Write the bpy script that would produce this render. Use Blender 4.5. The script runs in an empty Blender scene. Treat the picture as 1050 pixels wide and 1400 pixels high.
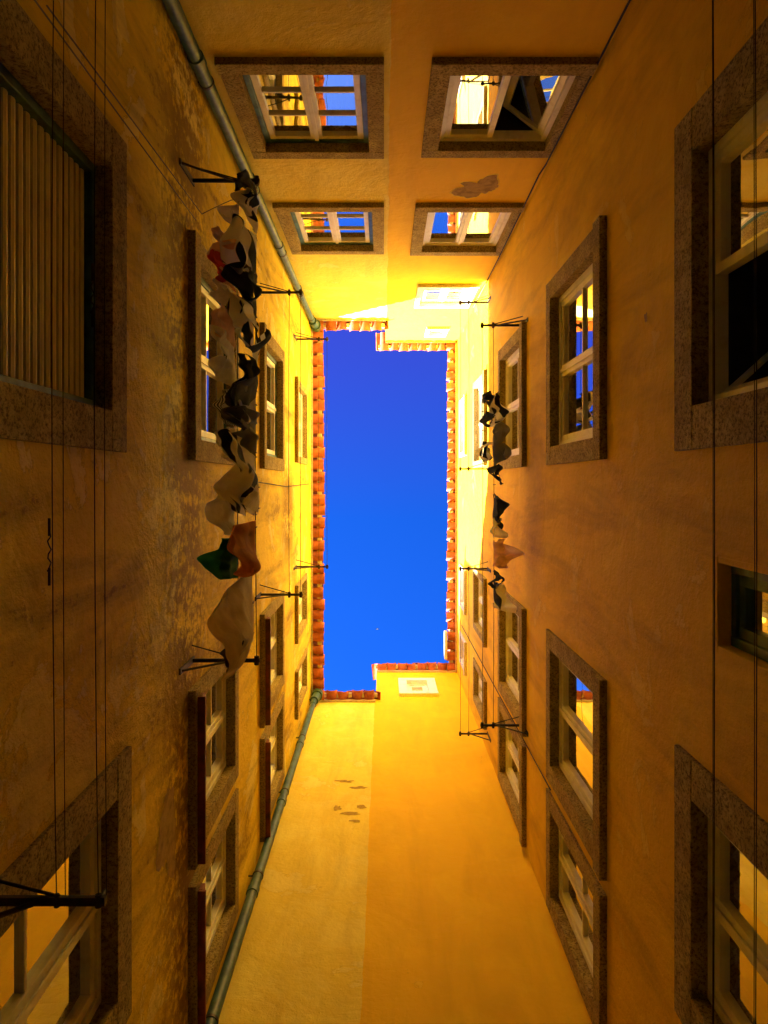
import bpy, math, random
from mathutils import Vector, Matrix, noise
random.seed(7)
sc=bpy.context.scene
# ---------------------------------------------------------------- layout (metres, z=0 is camera height)
XL,XR,YN,YF=-1.30,1.50,-2.91,3.90
H1,H2=13.0,15.05
GZ=-1.5
# ---------------------------------------------------------------- materials
def newmat(n):
    m=bpy.data.materials.new(n); m.use_nodes=True
    nt=m.node_tree; b=nt.nodes['Principled BSDF']; return m,nt,b
def N(nt,t,**k):
    n=nt.nodes.new(t)
    for a,v in k.items(): setattr(n,a,v)
    return n
def ramp(nt,src,stops):
    r=N(nt,'ShaderNodeValToRGB'); e=r.color_ramp.elements
    while len(e)<len(stops): e.new(0.5)
    for i,(p,c) in enumerate(stops):
        e[i].position=p; e[i].color=(c,c,c,1) if isinstance(c,(int,float)) else (*c,1)
    nt.links.new(src,r.inputs[0]); return r.outputs[0]
def noi(nt,co,scale,detail=4,rough=.6,dist=0,vs=None,col=False):
    n=N(nt,'ShaderNodeTexNoise'); n.inputs['Scale'].default_value=scale
    n.inputs['Detail'].default_value=detail; n.inputs['Roughness'].default_value=rough
    n.inputs['Distortion'].default_value=dist
    if vs:
        mp=N(nt,'ShaderNodeMapping'); mp.inputs['Scale'].default_value=vs
        nt.links.new(co,mp.inputs[0]); co=mp.outputs[0]
    nt.links.new(co,n.inputs['Vector']); return n.outputs['Color' if col else 'Fac']
def mixc(nt,fac,a,b,mode='MIX'):
    m=N(nt,'ShaderNodeMix'); m.data_type='RGBA'; m.blend_type=mode
    for i,v in ((0,fac),(6,a),(7,b)):
        if isinstance(v,(int,float)): m.inputs[i].default_value=v
        elif isinstance(v,tuple): m.inputs[i].default_value=(*v,1)
        else: nt.links.new(v,m.inputs[i])
    return m.outputs[2]
def mul(nt,a,k,op='MULTIPLY'):
    m=N(nt,'ShaderNodeMath',operation=op); nt.links.new(a,m.inputs[0]); 
    if isinstance(k,(int,float)): m.inputs[1].default_value=k
    else: nt.links.new(k,m.inputs[1])
    return m.outputs[0]
def bump(nt,b,h,s=.4,d=.01):
    n=N(nt,'ShaderNodeBump'); n.inputs['Strength'].default_value=s; n.inputs['Distance'].default_value=d
    nt.links.new(h,n.inputs['Height']); nt.links.new(n.outputs[0],b.inputs['Normal'])
def paint(name,c1,c2,under,dirt,peel=.64,dirt_lowc=(.34,.17,.01),low=0.0,grit=.3,bmp=.5,band=False,pk=.5,gt=.60):
    m,nt,b=newmat(name); co=N(nt,'ShaderNodeTexCoord').outputs['Object']
    blot=noi(nt,co,1.5,8,.66,.5)
    col=mixc(nt,ramp(nt,blot,[(.38,0),(.5,1)]),c1,c2)
    pm=ramp(nt,blot,[(peel,0),(peel+.012,1)])
    edge=ramp(nt,blot,[(peel-.012,0),(peel-.002,1),(peel+.004,0)])
    col=mixc(nt,mul(nt,pm,pk),col,under)
    st=noi(nt,co,1.7,7,.66,.5,(1.5,1.5,.30))
    fine=noi(nt,co,13,5,.72)
    fac=mul(nt,ramp(nt,st,[(.44,0),(.68,1)]),dirt)
    fac=mul(nt,fac,mul(nt,edge,pk*.7),'MAXIMUM')
    if grit>0:
        g2=N(nt,'ShaderNodeMath',operation='MULTIPLY_ADD'); nt.links.new(st,g2.inputs[0]); g2.inputs[1].default_value=2.2; nt.links.new(fine,g2.inputs[2])
        fac=mul(nt,fac,mul(nt,ramp(nt,mul(nt,g2.outputs[0],.33),[(gt,0),(gt+.06,1)]),grit),'MAXIMUM')
    if low>0:
        sx=N(nt,'ShaderNodeSeparateXYZ'); nt.links.new(co,sx.inputs[0])
        mr=N(nt,'ShaderNodeMapRange'); mr.inputs[1].default_value=2; mr.inputs[2].default_value=9
        mr.inputs[3].default_value=low; mr.inputs[4].default_value=0  # dark tone mixed in more strongly towards the bottom of the wall
        nt.links.new(sx.outputs[2],mr.inputs[0])
        fac=mul(nt,fac,mul(nt,mr.outputs[0],ramp(nt,blot,[(.3,.1),(.6,1)])),'MAXIMUM')
        if band:
            mz=N(nt,'ShaderNodeMath',operation='DIVIDE'); nt.links.new(sx.outputs[2],mz.inputs[0]); mz.inputs[1].default_value=13
            bz=ramp(nt,mz.outputs[0],[(.30,0),(.35,1),(.39,1),(.44,0)])
            gs=mul(nt,mul(nt,st,fine,'ADD'),.5)
            fac=mul(nt,fac,mul(nt,mul(nt,bz,ramp(nt,gs,[(.44,0),(.53,1)])),.9),'MAXIMUM')
            vd=N(nt,'ShaderNodeVectorMath',operation='DISTANCE'); nt.links.new(co,vd.inputs[0]); vd.inputs[1].default_value=(-1.3,.42,9.9)
            ms=ramp(nt,vd.outputs['Value'],[(.35,1),(.95,0)])
            fac=mul(nt,fac,mul(nt,mul(nt,ms,ramp(nt,gs,[(.38,0),(.50,1)])),.9),'MAXIMUM')
    col=mixc(nt,fac,col,dirt_lowc)
    nt.links.new(col,b.inputs['Base Color']); b.inputs['Roughness'].default_value=.75
    b.inputs['Specular IOR Level'].default_value=.12
    h=N(nt,'ShaderNodeMath',operation='MULTIPLY_ADD'); nt.links.new(blot,h.inputs[0]); h.inputs[1].default_value=3.2; nt.links.new(fine,h.inputs[2])
    bump(nt,b,h.outputs[0],bmp,.02)
    return m
m_right=paint('ochre_plaster',(.93,.60,.012),(.90,.56,.01),(.92,.66,.05),.16,.68,grit=.12,bmp=.45,gt=.62)
m_rightdirty=paint('ochre_plaster_weathered',(.91,.62,.02),(.87,.56,.015),(.91,.69,.08),.48,.62,low=.10,grit=.40,bmp=.75,gt=.59,pk=.6)
m_left=paint('pale_yellow_plaster',(.95,.78,.16),(.93,.73,.11),(.95,.82,.28),.24,.60,grit=.22,bmp=.65,gt=.60)
m_leftdirty=paint('pale_yellow_plaster_weathered',(.92,.69,.05),(.88,.63,.035),(.93,.78,.22),.72,.56,(.24,.13,.012),low=.08,grit=.78,bmp=.9,band=True,pk=.75,gt=.572)
def simple(name,c,rough=.6,c2=None,sc_=20,bs=.2,bd=.003,metal=0,detail=3,lo=.4,hi=.65,vs=None,nobump=False):
    m,nt,b=newmat(name); co=N(nt,'ShaderNodeTexCoord').outputs['Object']
    n=noi(nt,co,sc_,detail,.65,0,vs); c2=c2 or tuple(x*.7 for x in c)
    nt.links.new(mixc(nt,ramp(nt,n,[(lo,0),(hi,1)]),c,c2),b.inputs['Base Color'])
    b.inputs['Roughness'].default_value=rough; b.inputs['Metallic'].default_value=metal
    if not nobump: bump(nt,b,n,bs,bd)
    return m
def stone_mat():
    m,nt,b=newmat('weathered_limestone'); co=N(nt,'ShaderNodeTexCoord').outputs['Object']
    a=noi(nt,co,7,3,.7); f=noi(nt,co,60,4,.8)
    col=mixc(nt,ramp(nt,a,[(.35,0),(.65,1)]),(.54,.42,.15),(.36,.26,.085))
    col=mixc(nt,ramp(nt,f,[(.38,1),(.54,0)]),col,(.13,.085,.03))
    nt.links.new(col,b.inputs['Base Color']); b.inputs['Roughness'].default_value=.85; b.inputs['Specular IOR Level'].default_value=.15
    bump(nt,b,f,.8,.012); return m
m_stone=stone_mat()
m_white=simple('cream_window_paint',(.88,.85,.75),.45,(.66,.58,.42),9,.2,.003,0,5,.5,.8)
m_teal=simple('teal_window_paint',(.08,.22,.25),.45,(.04,.10,.11),9)
m_whitepl=simple('white_surround_plaster',(.62,.60,.54),.7,(.50,.47,.40),6)
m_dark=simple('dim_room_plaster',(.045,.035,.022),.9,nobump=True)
m_curt=simple('lace_curtain',(.76,.74,.66),.9,(.56,.52,.42),6,.3,.01,0,3,.35,.65,(4,4,.3))
m_curt2=simple('roller_blind_cloth',(.74,.66,.50),.85,(.60,.52,.38),3)
m_shut=simple('roller_shutter_slat',(.92,.88,.76),.4,(.82,.76,.60),5,nobump=True)
m_red=simple('oxblood_sill_board',(.24,.045,.02),.6,(.10,.025,.012),12)
m_iron=simple('black_iron',(.014,.013,.012),.55,(.05,.025,.012),30,.3,.002,nobump=True)
m_rope=simple('dark_clothesline',(.03,.027,.022),.8,nobump=True)
m_ropel=simple('pale_clothesline',(.25,.21,.15),.8,nobump=True)
m_pipe=simple('grey_green_pipe_paint',(.06,.135,.13),.5,(.03,.07,.065),8,.2,.003)
m_tile=simple('terracotta_tile',(.60,.17,.04),.8,(.26,.06,.02),5.5,.4,.006,0,4,.35,.68)
m_mort=simple('roof_mortar',(.60,.50,.36),.9)
m_peel=simple('exposed_render',(.42,.27,.08),.95,(.26,.16,.045),14,.6,.01)
m_pale=simple('bare_render_pale',(.52,.34,.06),.95)
m_ground=simple('worn_paving',(.34,.29,.21),.85,(.22,.18,.12),3)
# glass
m_glass,nt,b=newmat('window_glass'); nt.nodes.remove(b)
o=nt.nodes['Material Output']; tr=N(nt,'ShaderNodeBsdfTransparent'); gl=N(nt,'ShaderNodeBsdfGlossy'); fr=N(nt,'ShaderNodeFresnel'); mx=N(nt,'ShaderNodeMixShader')
tr.inputs[0].default_value=(.85,.87,.85,1); gl.inputs['Roughness'].default_value=.01; gl.inputs['Color'].default_value=(.97,.98,1,1); fr.inputs[0].default_value=2.4
co=N(nt,'ShaderNodeTexCoord').outputs['Object']; bp=N(nt,'ShaderNodeBump'); bp.inputs['Strength'].default_value=.2; bp.inputs['Distance'].default_value=.01
nt.links.new(noi(nt,co,2.5,1,.5),bp.inputs['Height']); nt.links.new(bp.outputs[0],gl.inputs['Normal'])
mf=N(nt,'ShaderNodeMath',operation='MULTIPLY_ADD'); mf.use_clamp=True; mf.inputs[1].default_value=1.1; mf.inputs[2].default_value=.45; nt.links.new(fr.outputs[0],mf.inputs[0])
nt.links.new(mf.outputs[0],mx.inputs[0]); nt.links.new(tr.outputs[0],mx.inputs[1]); nt.links.new(gl.outputs[0],mx.inputs[2]); nt.links.new(mx.outputs[0],o.inputs[0])

# ---------------------------------------------------------------- mesh helpers
def P(w,u,z,d):
    if w=='L': return Vector((XL+d,u,z))
    if w=='R': return Vector((XR-d,u,z))
    if w=='N': return Vector((u,YN+d,z))
    if w=='F': return Vector((u,YF-d,z))
    return Vector((u,z,d))
FLIP={'L':0,'F':0,'R':1,'N':1,'W':0}
class M:
    def __init__(s): s.v=[];s.f=[];s.m=[];s.mats=[]
    def mi(s,mat):
        if mat not in s.mats: s.mats.append(mat)
        return s.mats.index(mat)
    def face(s,pts,mat,flip=0):
        i=len(s.v); s.v+= [tuple(p) for p in pts]; ids=list(range(i,i+len(pts)))
        s.f.append(ids[::-1] if flip else ids); s.m.append(s.mi(mat))
    def box(s,w,u0,u1,z0,z1,d0,d1,mat,T=None):
        c=[(u0,z0,d0),(u1,z0,d0),(u1,z1,d0),(u0,z1,d0),(u0,z0,d1),(u1,z0,d1),(u1,z1,d1),(u0,z1,d1)]
        if T: c=[T(*p) for p in c]
        i=len(s.v); s.v+=[tuple(P(w,*p)) for p in c]
        for q in ((3,2,1,0),(4,5,6,7),(0,1,5,4),(1,2,6,5),(2,3,7,6),(3,0,4,7)):
            ids=[i+k for k in q]; s.f.append(ids[::-1] if FLIP[w] else ids); s.m.append(s.mi(mat))
    def quad(s,w,u0,u1,z0,z1,d,mat,T=None,flip=0):
        c=[(u0,z0,d),(u1,z0,d),(u1,z1,d),(u0,z1,d)]
        if T: c=[T(*p) for p in c]
        s.face([P(w,*p) for p in c],mat,FLIP[w]^flip)
    def tube(s,a,b_,r,mat,n=12,cap=True):
        a=Vector(a);b_=Vector(b_);ax=(b_-a).normalized(); t=ax.orthogonal().normalized(); k=ax.cross(t)
        i=len(s.v)
        for p in (a,b_):
            for j in range(n):
                an=2*math.pi*j/n; s.v.append(tuple(p+(t*math.cos(an)+k*math.sin(an))*r))
        mi=s.mi(mat)
        for j in range(n):
            s.f.append([i+j,i+(j+1)%n,i+n+(j+1)%n,i+n+j]); s.m.append(mi)
        if cap:
            s.f.append([i+j for j in range(n)][::-1]); s.m.append(mi); s.f.append([i+n+j for j in range(n)]); s.m.append(mi)
    def obj(s,name,parent=None,smooth=False,bevel=0):
        me=bpy.data.meshes.new(name); me.from_pydata(s.v,[],s.f)
        for m in s.mats: me.materials.append(m)
        for p,mi in zip(me.polygons,s.m): p.material_index=mi; p.use_smooth=smooth
        ob=bpy.data.objects.new(name,me); sc.collection.objects.link(ob)
        if parent: ob.parent=parent
        if bevel:
            bv=ob.modifiers.new('b','BEVEL'); bv.width=bevel; bv.segments=2; bv.limit_method='ANGLE'
        return ob
def empty(name,loc=(0,0,0)):
    e=bpy.data.objects.new(name,None); e.empty_display_size=.2; sc.collection.objects.link(e); return e
bldL=empty('yellow_apartment_building'); bldR=empty('ochre_apartment_building')
holes={'L':[],'R':[],'N':[],'F':[]}

def sash(m,w,u0,u1,z0,z1,d0,d1,fm,nh,T=None,st=.05,nv=0):
    m.box(w,u0,u0+st,z0,z1,d0,d1,fm,T); m.box(w,u1-st,u1,z0,z1,d0,d1,fm,T)
    m.box(w,u0+st,u1-st,z0,z0+st*1.3,d0+.002,d1-.002,fm,T); m.box(w,u0+st,u1-st,z1-st,z1,d0+.002,d1-.002,fm,T)
    a,bb=z0+st*1.3,z1-st
    for i in range(nh):
        zc=a+(bb-a)*(i+1)/(nh+1); m.box(w,u0+st,u1-st,zc-.012,zc+.012,d0+.008,d1-.006,fm,T)
    for i in range(nv):
        uc=u0+st+(u1-u0-2*st)*(i+1)/(nv+1); m.box(w,uc-.011,uc+.011,a,bb,d0+.012,d1-.010,fm,T)
    m.quad(w,u0+st,u1-st,a,bb,(d0+d1)/2,m_glass,T)
def window(w,u0,u1,z0,z1,sw=.15,surround=None,frame=None,parent=None,nh=1,curtain=0,openR=0,shutter=False,outer=None,sill=True,swr=None,proud=.022,cas=2,redboard=False,nv=0,rec=.0):
    surround=surround or m_stone; frame=frame or m_white; outer=outer or frame
    swr=sw if swr is None else swr
    holes[w].append((u0+.015,u1-.015,z0+.015,z1-.015))
    m=M(); D=-.15
    m.box(w,u0,u0+sw,z0+sw,z1-sw,D,proud,surround); m.box(w,u1-swr,u1,z0+sw,z1-sw,D,proud+.001,surround)
    m.box(w,u0,u1,z1-sw,z1,D,proud+.003,surround)
    m.box(w,u0-(0.0),u1,z0,z0+sw,D,proud+(.03 if sill else 0),surround)
    a,b_,c,e=u0+sw,u1-swr,z0+sw,z1-sw
    # room
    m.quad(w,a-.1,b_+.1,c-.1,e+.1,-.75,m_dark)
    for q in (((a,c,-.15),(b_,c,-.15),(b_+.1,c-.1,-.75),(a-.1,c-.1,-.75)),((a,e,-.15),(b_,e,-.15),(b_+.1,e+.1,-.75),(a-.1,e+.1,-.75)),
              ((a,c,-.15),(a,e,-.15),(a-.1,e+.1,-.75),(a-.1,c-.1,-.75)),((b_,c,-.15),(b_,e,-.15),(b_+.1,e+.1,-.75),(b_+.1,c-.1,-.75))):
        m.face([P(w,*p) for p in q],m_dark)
    fw=.045
    m.box(w,a,a+fw,c,e,-.135,-.055,outer); m.box(w,b_-fw,b_,c,e,-.135,-.055,outer)
    m.box(w,a+fw,b_-fw,e-fw,e,-.134,-.056,outer); m.box(w,a+fw,b_-fw,c,c+fw,-.134,-.050,outer)
    a+=fw;b_-=fw;c+=fw;e-=fw
    if shutter:
        n=int((e-c)/.055)
        for i in range(n):
            z=c+(e-c)*i/n; zz=c+(e-c)*(i+1)/n
            pr=[(0,-.100),(.34,-.100),(.36,-.092),(.66,-.088),(.98,-.092),(1,-.100)]
            for j,((ta,da),(tb,db)) in enumerate(zip(pr,pr[1:])):
                za,zb=z+(zz-z)*ta,z+(zz-z)*tb
                m.face([P(w,a,za,da),P(w,b_,za,da),P(w,b_,zb,db),P(w,a,zb,db)],m_iron if j==0 else m_shut,FLIP[w])
    elif cas==1:
        sash(m,w,a,b_,c,e,-.122,-.07,frame,nh,nv=nv)
    else:
        mid=(a+b_)/2
        sash(m,w,a+.002,mid-.001,c+.002,e-.002,-.122,-.068,frame,nh,nv=nv)
        if openR:
            ang=math.radians(openR)
            def T(u,z,d,h=b_,ang=ang):
                du=u-h; dd=d+.12
                return (h+du*math.cos(ang), z, -.12+dd*math.cos(ang)+du*math.sin(ang))
            sash(m,w,mid+.001,b_-.002,c+.002,e-.002,-.122,-.068,frame,nh,T,nv=nv)
        else:
            sash(m,w,mid+.001,b_-.002,c+.002,e-.002,-.122,-.068,frame,nh,nv=nv)
            m.box(w,mid-.018,mid+.018,c+.002,e-.002,-.066,-.054,frame)
    if curtain:
        n=40; lo=c-.05 if curtain!=3 else c+(e-c)*.5
        rng=((a,b_),) if curtain!=2 else ((a,a+(b_-a)*.42),)
        for (p0,p1) in rng:
            for i in range(n):
                t0,t1=i/n,(i+1)/n
                f=lambda t:(p0+(p1-p0)*t,-.19+.018*math.sin(t*34+u0*9)+.01*math.sin(t*83)) if curtain!=3 else (p0+(p1-p0)*t,-.17)
                (ua,da),(ub,db)=f(t0),f(t1)
                m.face([P(w,ua,lo,da),P(w,ub,lo,db),P(w,ub,e+.03,db),P(w,ua,e+.03,da)],m_curt if curtain!=3 else m_curt2)
    ob=m.obj('window',parent,bevel=.004)
    if redboard:
        r=M(); r.box(w,u0+.05,u1-.02,z0+.06,z0+.14,proud+.033,proud+.06,m_red); r.box(w,u0+.05,u1-.02,z0+.035,z0+.058,proud+.032,proud+.085,m_red)
        r.obj('sill_board',parent,bevel=.003)
    return ob

# left wall windows
A=(-1.68,-.15); B=(1.38,2.57); C=(2.68,3.76)
window('L',-1.68,-.15,1.9,3.63,.19,parent=bldL,shutter=True,outer=m_teal)
window('L',*A,4.85,6.45,.15,parent=bldL,curtain=2,outer=m_teal)
window('L',*A,7.65,9.40,.15,parent=bldL,curtain=1,outer=m_teal)
window('L',-1.55,-.30,10.65,12.25,.10,m_stone,parent=bldL,curtain=0)
window('L',1.33,2.68,1.9,3.70,.19,parent=bldL,nv=0)
window('L',2.84,3.80,1.9,3.70,.17,parent=bldL)
for i,(z0,z1) in enumerate(((4.85,6.42),(7.65,9.38))):
    window('L',*B,z0,z1,.14,parent=bldL,curtain=(1,2)[i],redboard=True,nh=2,nv=0)
    window('L',*C,z0,z1,.14,parent=bldL,curtain=(3,0)[i],redboard=True,nh=2)
window('L',1.5,2.35,10.65,12.2,.09,m_stone,parent=bldL,curtain=2)
window('L',2.75,3.45,10.65,12.2,.09,m_stone,parent=bldL,curtain=0)
# right wall
AR=(-1.80,-.16);BR=(1.33,2.68);CR=(2.78,3.84)
window('R',*AR,1.95,3.72,.21,parent=bldR,openR=48,curtain=0)
window('R',*BR,1.95,3.72,.20,parent=bldR,curtain=1,nh=0)
window('R',2.84,3.84,1.95,3.72,.17,parent=bldR,nh=0)
window('R',.33,.76,2.62,3.31,.03,m_rightdirty,parent=bldR,cas=1,nh=0,proud=.003,sill=False,frame=m_teal)
window('R',*AR,4.92,6.67,.16,parent=bldR,curtain=3)
window('R',*BR,4.92,6.67,.16,parent=bldR,curtain=1,nh=0)
window('R',*CR,4.92,6.67,.15,parent=bldR,curtain=2)
window('R',-1.70,-.17,7.70,9.50,.14,parent=bldR)
window('R',*BR,7.70,9.50,.14,parent=bldR,curtain=2)
window('R',*CR,7.70,9.50,.14,parent=bldR,curtain=1)
for a,b_ in ((-1.65,-.25),(1.4,2.4),(2.9,3.6)): window('R',a,b_,10.65,12.15,.10,m_stone,parent=bldR,curtain=0)
for a,b_ in ((-1.6,-.5),(1.6,2.4),(2.9,3.5)): window('R',a,b_,13.25,14.35,.08,m_whitepl,parent=bldR,curtain=0)
# near wall
window('N',-1.15,.0,2.1,3.9,.14,parent=bldL,outer=m_teal); window('N',.34,1.46,2.1,3.9,.14,parent=bldR,swr=.08)
window('N',-1.16,.0,5.0,6.52,.13,parent=bldL,outer=m_teal,curtain=1,nh=2)
window('N',-1.16,.0,7.6,9.25,.13,parent=bldL,outer=m_teal,curtain=2,nh=2)
window('N',.33,1.47,5.0,6.5,.14,parent=bldR,swr=.07,openR=38,nh=0)
window('N',.33,1.47,7.6,9.3,.14,parent=bldR,swr=.07,nh=0,curtain=2)
window('N',.50,1.40,10.7,12.1,.07,m_whitepl,parent=bldR,curtain=0,proud=.02,frame=m_whitepl)
window('N',.80,1.22,13.65,14.5,.07,m_whitepl,parent=bldR,cas=1,nh=0,proud=.02,frame=m_whitepl)
# far wall
window('F',.28,1.0,13.35,14.5,.16,m_white,parent=bldR,cas=1,nh=0,proud=.03)

def wallsheet(w,u0,u1,z0,z1,mat,name,parent):
    hs=[h for h in holes[w] if h[0]>=u0-.01 and h[1]<=u1+.01]
    us=sorted({u0,u1,*[h[0] for h in hs],*[h[1] for h in hs]}); zs=sorted({z0,z1,*[h[2] for h in hs],*[h[3] for h in hs]})
    m=M()
    for a,b_ in zip(us,us[1:]):
        for c,e in zip(zs,zs[1:]):
            x,y=(a+b_)/2,(c+e)/2
            if any(h[0]<x<h[1] and h[2]<y<h[3] for h in hs): continue
            m.quad(w,a,b_,c,e,0,mat)
    ob=m.obj(name,parent)
    import bmesh
    bm=bmesh.new(); bm.from_mesh(ob.data); bmesh.ops.remove_doubles(bm,verts=bm.verts,dist=1e-5); bm.to_mesh(ob.data); bm.free()
SN,SF=.03,-.15
wallsheet('L',YN-.0,YF,GZ,H1,m_leftdirty,'courtyard_wall',bldL)
wallsheet('N',XL,SN,GZ,H1,m_left,'end_wall',bldL)
wallsheet('F',XL,SF,GZ,H1,m_left,'end_wall',bldL)
wallsheet('R',YN,YF,GZ,H2,m_rightdirty,'courtyard_wall',bldR)
wallsheet('N',SN,XR,GZ,H2,m_right,'end_wall',bldR)
wallsheet('F',SF,XR,GZ,H2,m_right,'end_wall',bldR)
# wavering overlap of the ochre coat where the two facades meet
def seam(w,u,z0,z1,mat,name,parent,seed,amp=.02,side=-1):
    m=M(); n=220; pr=None
    for i in range(n+1):
        z=z0+(z1-z0)*i/n; e=u+side*(.012+abs(amp*noise.noise(Vector((z*1.1,seed,0))))*2+.010*noise.noise(Vector((z*9,seed,2))))
        if pr: m.face([P(w,*p) for p in (((e,z,.003),(u-side*.03,z,.003),(u-side*.03,pr[1],.003),(pr[0],pr[1],.003)))],mat)
        pr=(e,z)
    m.obj(name,parent)
seam('F',SF,GZ,H1-.02,m_right,'paint_seam',bldR,4); seam('N',SN,GZ,H1-.02,m_left,'paint_seam',bldL,8,side=1,amp=.012)
# party walls above the lower roof, outer faces
m=M()
m.face([(SN,YN,H1-2),(SN,YN-5,H1-2),(SN,YN-5,H2+1.6),(SN,YN-.01,H2)],m_right)
m.face([(SF,YF,H1-2),(SF,YF+5,H1-2),(SF,YF+5,H2+1.6),(SF,YF+.01,H2)],m_right)
m.obj('party_wall',bldR)
# roofs
def roofslab(w,u0,u1,h,parent):
    m=M(); s=.33
    n=int((u1-u0)/.2)
    D0,D1=-.12,-5.2
    k=6
    for i in range(n):
        for j in range(k):
            t0=(i+j/k)*(u1-u0)/n+u0; t1=(i+(j+1)/k)*(u1-u0)/n+u0
            f=lambda t:.05*abs(math.sin(math.pi*(t-u0)/((u1-u0)/n)))
            m.face([P(w,t0,h+.14+f(t0)-D0*s,D0),P(w,t1,h+.14+f(t1)-D0*s,D0),P(w,t1,h+.14+f(t1)-D1*s,D1),P(w,t0,h+.14+f(t0)-D1*s,D1)],m_tile)
    m.box(w,u0,u1,h-.02,h+.10,-.4,.03,m_mort)
    m.obj('tiled_roof',parent)
def eave(w,u0,u1,h,over,parent):
    m=M(); n=max(1,round((u1-u0)/.205)); p=(u1-u0)/n; s=.33; K=10
    rng=random.Random(int(u0*100+h*7))
    def tile(uc,r0,r1,da,db,up,zo):
        th=.014
        dz=rng.uniform(-.008,.008); sk=rng.uniform(-.008,.008)
        ring=[]
        for (d,r) in ((da,r0),(db,r1)):
            for rr in (r,r-th):
                for j in range(K+1):
                    an=math.pi*j/K
                    u=uc+sk*(d-da)*8+rr*math.cos(an); z=h+zo+dz-s*d+(rr if up else -rr)*math.sin(an)*.8
                    ring.append(P(w,u,z,d))
        b=len(m.v); m.v+=[tuple(q) for q in ring]; mi=m.mi(m_tile); q=K+1
        for j in range(K):
            for (x,y) in ((0,2),(1,3),(0,1),(2,3)):
                m.f.append([b+x*q+j,b+x*q+j+1,b+y*q+j+1,b+y*q+j]); m.m.append(mi)
        for j in (0,K):
            m.f.append([b+j,b+q+j,b+3*q+j,b+2*q+j]); m.m.append(mi)
    for i in range(n):
        uc=u0+p*(i+.5)
        tile(uc,.088,.096,-.22,over+rng.uniform(-.02,.018),False,.13)
    for i in range(n+1):
        uc=u0+p*i
        tile(uc,.080,.088,-.22,over-.035+rng.uniform(-.015,.015),True,.14)
    m.obj('eave_tiles',parent,smooth=True)
    mm=M()
    for i in range(n+1):
        uc=u0+p*i; mm.box(w,uc-.03,uc+.03,h+.13-s*over,h+.175-s*over,over-.13,over-.05,m_mort)
    mm.obj('eave_mortar',parent,bevel=.008)
O=.24
eave('L',YN+.0,YF,H1,O,bldL); eave('N',XL+O,SN-.05,H1,.19,bldL); eave('F',XL+O,SF,H1,.19,bldL)
eave('R',YN+.0,YF,H2,.20,bldR); eave('N',SN-.12,XR-.2,H2,.19,bldR); eave('F',SF,XR-.2,H2,.18,bldR)
roofslab('L',YN-5,YF+5,H1,bldL); roofslab('N',XL-4,SN,H1,bldL); roofslab('F',XL-4,SF,H1,bldL)
roofslab('R',YN-5,YF+5,H2,bldR); roofslab('N',SN,XR+4,H2,bldR); roofslab('F',SF,XR+4,H2,bldR)
m=M(); m.box('R',3.05,3.62,H2-.10,H2+.06,.205,.26,m_whitepl); m.obj('verge_flashing',bldR,bevel=.005)

# peeled plaster
def patch(w,u,z,ru,rz,seed,mat,d=.003):
    n=160; pts=[]
    for i in range(n):
        a=2*math.pi*i/n; c_,s_=math.cos(a),math.sin(a)
        k=1+.7*noise.noise(Vector((c_*1.1+seed,s_*1.1,seed*.7)))+.28*noise.noise(Vector((c_*2.6,s_*2.6,seed+9)))+.10*noise.noise(Vector((c_*7,s_*7,seed+3)))
        pts.append(P(w,u+ru*k*c_,z+rz*k*s_,d))
    c=P(w,u,z,d); m=M()
    for i in range(n): m.face([c,pts[i],pts[(i+1)%n]],mat,FLIP[w])
    return m
def flake(w,u,z,ru,rz,seed,parent,mat=None):
    patch(w,u,z,ru*1.08,rz*1.08,seed,m_leftdirty,.002).obj('chipped_edge',parent)
    patch(w,u,z,ru,rz,seed,mat or m_peel,.004).obj('peeled_patch',parent)
flake('N',.93,7.2,.19,.22,23,bldR)
for (u,z,a,b_,s) in ((-.50,9.55,.11,.04,3),(-.33,9.35,.09,.04,4),(-.56,8.75,.04,.07,5),(-.40,8.62,.09,.04,6),(-.28,8.8,.05,.05,7),(-.33,8.42,.06,.03,8)):
    flake('F',u,z,a,b_,s,bldL,m_pale)
flake('L',2.14,4.38,.22,.17,29,bldL); flake('R',-.95,4.18,.03,.02,12,bldR)

# ---------------------------------------------------------------- pipes
def pipe(x,y,name,wx):
    m=M(); r=.047
    m.tube((x,y,GZ),(x,y,H1-.35),r,m_pipe,20)
    z=GZ+.6
    while z<H1-.5:
        m.tube((x,y,z),(x,y,z+.09),r+.009,m_pipe,20); m.tube((x,y,z+.3),(x,y,z+.325),r+.006,m_iron,16)
        m.tube((x,y,z+.312),(XL,y,z+.312),.008,m_iron,8); z+=1.9
    m.tube((x,y,H1-.35),(x+.03,y+wx*.02,H1-.14),.075,m_pipe,20); m.tube((x+.03,y+wx*.02,H1-.14),(x+.03,y+wx*.02,H1+.02),.095,m_pipe,20)
    ob=m.obj(name,smooth=True)
    md=ob.modifiers.new('e','EDGE_SPLIT'); md.split_angle=math.radians(40)
pipe(-1.24,-2.80,'drain_pipe',1); pipe(-1.21,3.77,'drain_pipe',-1)

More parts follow.
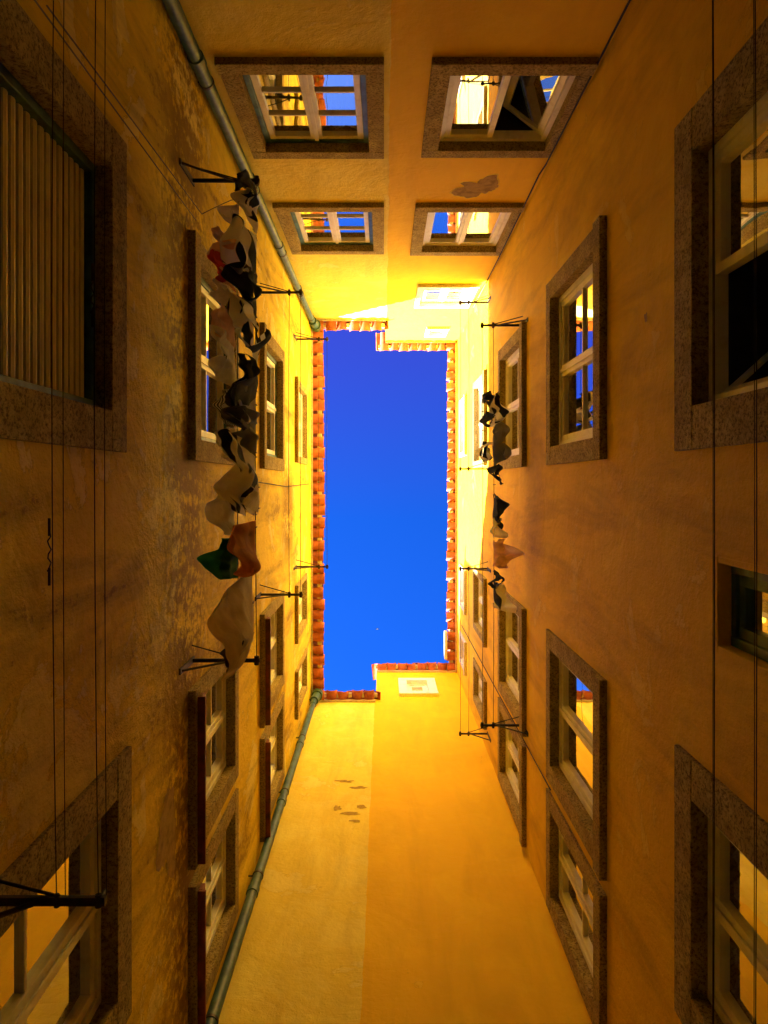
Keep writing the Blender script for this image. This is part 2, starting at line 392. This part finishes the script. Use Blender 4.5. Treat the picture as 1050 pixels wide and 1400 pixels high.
# ---------------------------------------------------------------- ropes / cables
def rope(pts,name,r=.0025,mat=None,sag=0,n=24):
    cu=bpy.data.curves.new(name,'CURVE'); cu.dimensions='3D'; cu.bevel_depth=r; cu.bevel_resolution=2
    full=[]
    for a,b_ in zip(pts,pts[1:]):
        a=Vector(a);b_=Vector(b_)
        for i in range(n): t=i/n; p=a.lerp(b_,t); p.z-=sag*4*t*(1-t); full.append(p)
    full.append(Vector(pts[-1]))
    s=cu.splines.new('POLY'); s.points.add(len(full)-1)
    for i,p in enumerate(full): s.points[i].co=(*p,1)
    ob=bpy.data.objects.new(name,cu); sc.collection.objects.link(ob); ob.data.materials.append(mat or m_rope); return ob
def bracket(side,y,z,reach,parentname='clothesline_bracket',double=True):
    m=M(); w=side
    m.box(w,y-.012,y+.012,z-.008,z+.008,0,reach,m_iron)
    m.box(w,y-.02,y+.02,z-.30,z+.05,0,.010,m_iron)
    m.tube(P(w,y,z-.27,.01),P(w,y,z-.006,reach*.62),.008,m_iron,8)
    k=.6 if z<3 else 1
    m.tube(P(w,y,z+.006,reach-.02),P(w,y,z+.05,reach-.02),.012*k,m_iron,10)
    m.tube(P(w,y+.03*k,z,reach-.14),P(w,y-.03*k,z,reach-.14),.014*k,m_iron,10)
    m.tube(P(w,y+.03*k,z,reach-.02),P(w,y-.03*k,z,reach-.02),.016*k,m_iron,10)
    m.tube(P(w,y-.1,z+.01,.0),P(w,y-.005,z+.008,reach*.75),.005,m_iron,8)
    return m.obj(parentname)
lv=[('L',2.10,(-2.05,1.20),.50),('L',4.94,(-2.04,1.20),.46),('L',7.65,(-1.99,1.17),.45),('L',10.8,(-2.12,1.24),.48),
    ('R',2.10,(-2.2,2.62),.58),('R',7.9,(-1.70,2.62),.46),('R',10.55,(-2.60,-.20),.42),('R',10.55,(1.24,3.62),.42)]
for side,z,(ya,yb),reach in lv:
    bracket(side,ya,z,reach); bracket(side,yb,z,reach)
    s=1 if side=='L' else -1; x0=XL if side=='L' else XR
    for k,off in enumerate((.02,.14)):
        x=x0+s*(reach-off)
        if side=='L' and z<3: rope([(x,ya,z),(x,yb,z)],'clothesline',.0016,m_rope,.03); rope([(x+.012,ya,z+.03),(x+.012,yb,z+.03)],'clothesline',.0013,m_rope,.015)
        elif side=='R' and z<3: rope([(x,ya,z),(x,yb,z)],'clothesline',.0016,m_rope,.02); rope([(x+.014,ya,z+.03),(x+.014,yb,z+.03)],'clothesline',.0013,m_rope,.01)
        else: rope([(x,ya,z),(x,yb,z)],'clothesline',.003,m_rope,.05)
# extra ropes
rope([(-1.10,-1.52,2.3),(-1.26,-1.76,4.9)],'clothesline',.003,m_ropel,.0)
rope([(-1.06,-1.50,2.3),(-1.22,-1.80,4.9),(-.86,-2.0,5.0)],'clothesline',.003,m_ropel,.02)
rope([(1.47,-2.87,GZ),(1.46,-2.87,6.6),(1.44,-2.86,6.8),(1.47,-2.88,9.3),(1.47,-2.88,12)],'wall_cable',.008,m_rope)
rope([(1.46,-2.85,10.2),(1.25,-2.55,10.6)],'wall_cable',.005,m_rope,.1)
rope([(-1.28,-.02,6.9),(-1.28,.05,9.6),(-1.29,.02,12.6)],'wall_cable',.006,m_rope)
rope([(1.48,2.73,6.5),(1.485,2.73,14)],'wall_cable',.006,m_rope)
def twist(x,y0,y1,z,name='line_tensioner'):
    m=M(); n=9
    m.tube((x,y0,z),(x,y0+.05,z),.004,m_iron,8); m.tube((x,y1-.05,z),(x,y1,z),.004,m_iron,8)
    pts=[(x+.005*math.sin(i*1.9),y0+.04+(y1-y0-.08)*i/n,z+.005*math.cos(i*1.9)) for i in range(n+1)]
    for a,b_ in zip(pts,pts[1:]): m.tube(a,b_,.002,m_iron,6)
    m.obj(name,smooth=True)
twist(-.945,.10,.29,2.065); twist(-.825,-.62,-.44,2.07)
def peg(x,y,z,col):
    m=M()
    for s in (-1,1):
        m.face([(x+s*.002,y-.004,z+.012),(x+s*.002,y+.004,z+.012),(x+s*.010,y+.005,z-.05),(x+s*.010,y-.005,z-.05)],col)
        m.face([(x+s*.007,y-.004,z+.012),(x+s*.007,y+.004,z+.012),(x+s*.015,y+.005,z-.05),(x+s*.015,y-.005,z-.05)],col)
        m.tube((x+s*.008,y,z-.048),(x+s*.004,y,z+.014),.005,col,6)
    m.tube((x-.010,y,z-.012),(x+.010,y,z-.012),.004,m_iron,8)
    m.obj('clothes_peg')
m_peg=simple('weathered_wood',(.20,.13,.07),.8,nobump=True)

# ---------------------------------------------------------------- laundry
def fabric(name,c,c2=None,kind='plain',tl=.55):
    m,nt,b=newmat(name); co=N(nt,'ShaderNodeTexCoord').outputs['Object']; c2=c2 or tuple(x*.75 for x in c)
    f0=noi(nt,co,9,4,.6)
    if kind=='stripe':
        wv=N(nt,'ShaderNodeTexWave'); wv.bands_direction='Z'; wv.inputs['Scale'].default_value=7; wv.inputs['Distortion'].default_value=.5
        nt.links.new(co,wv.inputs['Vector']); f=ramp(nt,wv.outputs['Fac'],[(.45,0),(.5,1)])
    elif kind=='patch': f=ramp(nt,noi(nt,co,3.6,1,.5,.3),[(.46,0),(.475,1)])
    else: f=ramp(nt,f0,[(.35,0),(.65,1)])
    cc=mixc(nt,f,c,c2)
    nt.links.new(cc,b.inputs['Base Color']); b.inputs['Roughness'].default_value=.9
    bump(nt,b,f0,.6,.03)
    t=N(nt,'ShaderNodeBsdfTranslucent'); nt.links.new(cc,t.inputs[0]); mx=N(nt,'ShaderNodeMixShader'); mx.inputs[0].default_value=tl
    nt.links.new(b.outputs[0],mx.inputs[1]); nt.links.new(t.outputs[0],mx.inputs[2]); nt.links.new(mx.outputs[0],nt.nodes['Material Output'].inputs[0])
    return m
F={'bw':fabric('black_white_print',(.018,.018,.02),(.90,.89,.87),'patch'),'black':fabric('black_cotton',(.02,.02,.025),(.05,.05,.055)),
   'grey':fabric('grey_cotton',(.24,.24,.26)),'beige':fabric('beige_linen',(.82,.74,.62),(.62,.53,.42)),'white':fabric('white_cotton',(.93,.92,.90)),
   'rust':fabric('rust_cotton',(.66,.26,.04),(.48,.16,.02)),'green':fabric('green_cotton',(.03,.26,.08),(.02,.16,.05)),'red':fabric('red_cotton',(.62,.05,.03),(.8,.5,.34),'patch'),
   'pink':fabric('pink_cotton',(.85,.58,.50)),'navy':fabric('navy_cotton',(.03,.04,.08)),'stripe':fabric('striped_cotton',(.86,.85,.82),(.07,.07,.09),'stripe')}
def garment(kind,x,z,y0,y1,L,fab,seed,out=0.0,amp=.05,sag=.02,bul=.035):
    rng=random.Random(seed); nu=72; nv=32; W=y1-y0
    ph=[rng.uniform(0,6.28) for _ in range(6)]; fq=rng.uniform(.6,1.5)*max(1,W/.45)
    tilt=rng.uniform(-.16,.16); lean=rng.uniform(-.04,.04); amp*=rng.uniform(.6,1.2); bul*=rng.uniform(.8,1.7)
    m=M()
    def inside(a,b):
        if kind=='shirt':
            if b<.60: return .10<a<.90
            return True
        if kind=='trousers':
            if b<.28: return True
            g=.03+(b-.28)*.06
            return a<.5-g or a>.5+g
        if kind=='sock': return (a<=.42 and b<.8) or (.55<b and b<1-.12*a)
        return True
    def pos(th,b):
        a=.5-.5*math.cos(th); side=math.sin(th)
        q=b**.75
        fold=math.sin(a*6.283*fq+ph[0]+b*.9)*amp*(.15+q)+math.sin(a*6.283*fq*2.7+ph[1]+b*2)*amp*.28*q+math.sin(a*6.283*fq*5.1+ph[3]+b*3)*amp*.10*q
        n=noise.noise(Vector((a*2.4+side*.5,b*2.2,seed*3.1)))*amp*2.0*q
        curl=math.sin(b*3.6+ph[2])*amp*.6*b
        bb=side*(.006+bul*q*(1+.6*math.sin(ph[4]+a*5)))
        gather=.04+.18*math.sin(ph[5])**2
        yy=y0+W*(.5+(a-.5)*(1-gather*q))+tilt*b*L+math.cos(a*6.283*fq+ph[0])*amp*.3*q
        pins=abs(math.sin(a*math.pi*(1 if W<.35 else 2)))
        hem=.06*noise.noise(Vector((a*3,side,seed*1.7)))*b+.02*math.sin(th+ph[3])*b
        return (x+fold+n+curl+bb-(out-lean)*b, yy, z-L*b-sag*pins*(1-b)+hem)
    idx={}; mi=m.mi(fab)
    def vid(i,j):
        i%=nu
        if (i,j) not in idx:
            idx[i,j]=len(m.v); m.v.append(pos(2*math.pi*i/nu,j/nv))
        return idx[i,j]
    for i in range(nu):
        for j in range(nv):
            a=.5-.5*math.cos(2*math.pi*(i+.5)/nu)
            if inside(a,(j+.5)/nv):
                m.f.append([vid(i,j),vid(i+1,j),vid(i+1,j+1),vid(i,j+1)]); m.m.append(mi)
    nm={'shirt':'hanging_shirt','trousers':'hanging_trousers','towel':'hanging_towel','sheet':'hanging_bed_sheet','sock':'hanging_sock'}[kind]
    ob=m.obj(nm,smooth=True)
    ss=ob.modifiers.new('u','SUBSURF'); ss.levels=1; ss.render_levels=1
    for t in ((.15,.85) if W<.45 else (.1,.5,.9)):
        peg(x,y0+W*t,z+.01,m_peg)
x1,x2,zl=-.86,-1.0,4.90
G=[('sock',x1,-1.98,-1.82,.38,'black'),('towel',x1,-1.84,-1.66,.36,'bw'),('shirt',x1,-1.68,-1.34,.50,'bw'),('shirt',x1,-1.40,-1.06,.50,'black'),('trousers',x1,-1.12,-.78,.60,'bw'),
   ('shirt',x1,-.86,-.46,.52,'black'),('towel',x1,-.66,-.36,.45,'white'),('towel',x1,-.44,-.16,.55,'grey'),('shirt',x1,-.22,.26,.68,'bw'),('towel',x1+.02,.0,.20,.5,'white'),('towel',x1,.25,.56,.62,'rust'),
   ('sheet',x1-.02,.54,1.06,.84,'beige'),('towel',x1-.07,1.00,1.17,.55,'black'),
   ('shirt',x2,-1.56,-1.24,.42,'red'),('sock',x2,-1.80,-1.62,.34,'beige'),('sock',x2,-1.62,-1.5,.32,'pink'),('sock',x2,-1.26,-1.10,.34,'beige'),('towel',x2,-1.12,-.90,.34,'pink'),
   ('trousers',x2,-.92,-.62,.42,'white'),('towel',x2,-.64,-.38,.38,'stripe'),('towel',x2,-.38,-.12,.38,'beige'),('shirt',x2,.02,.36,.48,'white'),('towel',x2+.02,.37,.64,.44,'green')]
for i,(k,x,a,b_,L,f) in enumerate(G):
    small=(b_-a)<.26
    garment(k,x,zl,a,b_,L,F[f],i+1,out=.01,amp=.026 if small else .042,bul=.022 if small else .034)
xr1,xr2=1.06,1.18
for i,(k,x,a,b_,L,f) in enumerate([('sock',xr1,-.92,-.74,.45,'black'),('shirt',xr2-.04,-.92,-.56,.55,'bw'),('sock',xr1,-.70,-.54,.4,'black'),('towel',xr1,-.45,-.22,.45,'bw'),('trousers',xr2,-.52,-.18,.55,'grey'),('sock',xr2,-.15,.05,.4,'black'),
      ('shirt',xr2,.08,.40,.5,'navy'),('towel',xr2,.36,.58,.42,'white'),('shirt',xr2,.60,.94,.5,'pink'),('sock',xr2,.93,1.07,.4,'black'),('towel',xr2,1.06,1.34,.5,'bw')]):
    garment(k,x,7.86,a,b_,L,F[f],i+40,out=-.03,amp=.04)

# ---------------------------------------------------------------- ground, seagull
m=M(); m.face([(-60,-60,GZ),(60,-60,GZ),(60,60,GZ),(-60,60,GZ)],m_ground); m.obj('courtyard_ground')
m=M(); gx,gy,gz=-2.6,58,290
for s in (-1,1):
    m.face([(gx,gy-.12,gz),(gx+s*.4,gy-.16,gz+.12),(gx+s*.85,gy+.05,gz),(gx+s*.4,gy+.12,gz+.10),(gx,gy+.12,gz)],m_white)
m.tube((gx,gy-.3,gz),(gx,gy+.3,gz),.08,m_white,10); m.obj('seagull')

# ---------------------------------------------------------------- light
sd=Vector((-1,1.5,1.0)).normalized()
el=math.asin(sd.z); az=math.atan2(sd.x,sd.y)
L=bpy.data.lights.new('sun','SUN'); L.energy=70; L.angle=math.radians(.5); L.color=(1,.96,.88)
lo=bpy.data.objects.new('sun',L); lo.rotation_euler=(-sd).to_track_quat('-Z','Y').to_euler(); sc.collection.objects.link(lo)
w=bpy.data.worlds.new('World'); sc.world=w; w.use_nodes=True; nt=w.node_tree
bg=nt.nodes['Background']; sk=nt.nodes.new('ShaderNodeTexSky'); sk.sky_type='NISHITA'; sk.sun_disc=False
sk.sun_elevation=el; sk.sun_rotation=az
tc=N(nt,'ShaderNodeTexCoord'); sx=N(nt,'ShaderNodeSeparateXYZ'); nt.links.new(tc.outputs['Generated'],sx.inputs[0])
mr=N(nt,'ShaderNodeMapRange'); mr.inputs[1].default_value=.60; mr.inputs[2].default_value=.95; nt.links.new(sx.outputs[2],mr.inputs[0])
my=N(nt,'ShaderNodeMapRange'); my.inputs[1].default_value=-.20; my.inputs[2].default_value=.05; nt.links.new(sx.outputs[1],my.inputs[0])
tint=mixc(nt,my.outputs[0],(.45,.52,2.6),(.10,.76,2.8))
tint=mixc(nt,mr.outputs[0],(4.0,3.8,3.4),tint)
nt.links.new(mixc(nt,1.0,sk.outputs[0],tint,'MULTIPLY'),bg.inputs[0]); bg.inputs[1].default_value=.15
# ---------------------------------------------------------------- camera: looking straight up
cam=bpy.data.cameras.new('camera'); cam.sensor_fit='VERTICAL'; cam.sensor_height=36; cam.lens=36*1000/1400
cam.shift_y=-40/1400; cam.clip_start=.05; cam.clip_end=2000
co=bpy.data.objects.new('camera',cam); co.rotation_euler=(math.pi,0,0); sc.collection.objects.link(co); sc.camera=co
sc.view_settings.view_transform='Standard'; sc.view_settings.look='None'; sc.view_settings.exposure=0
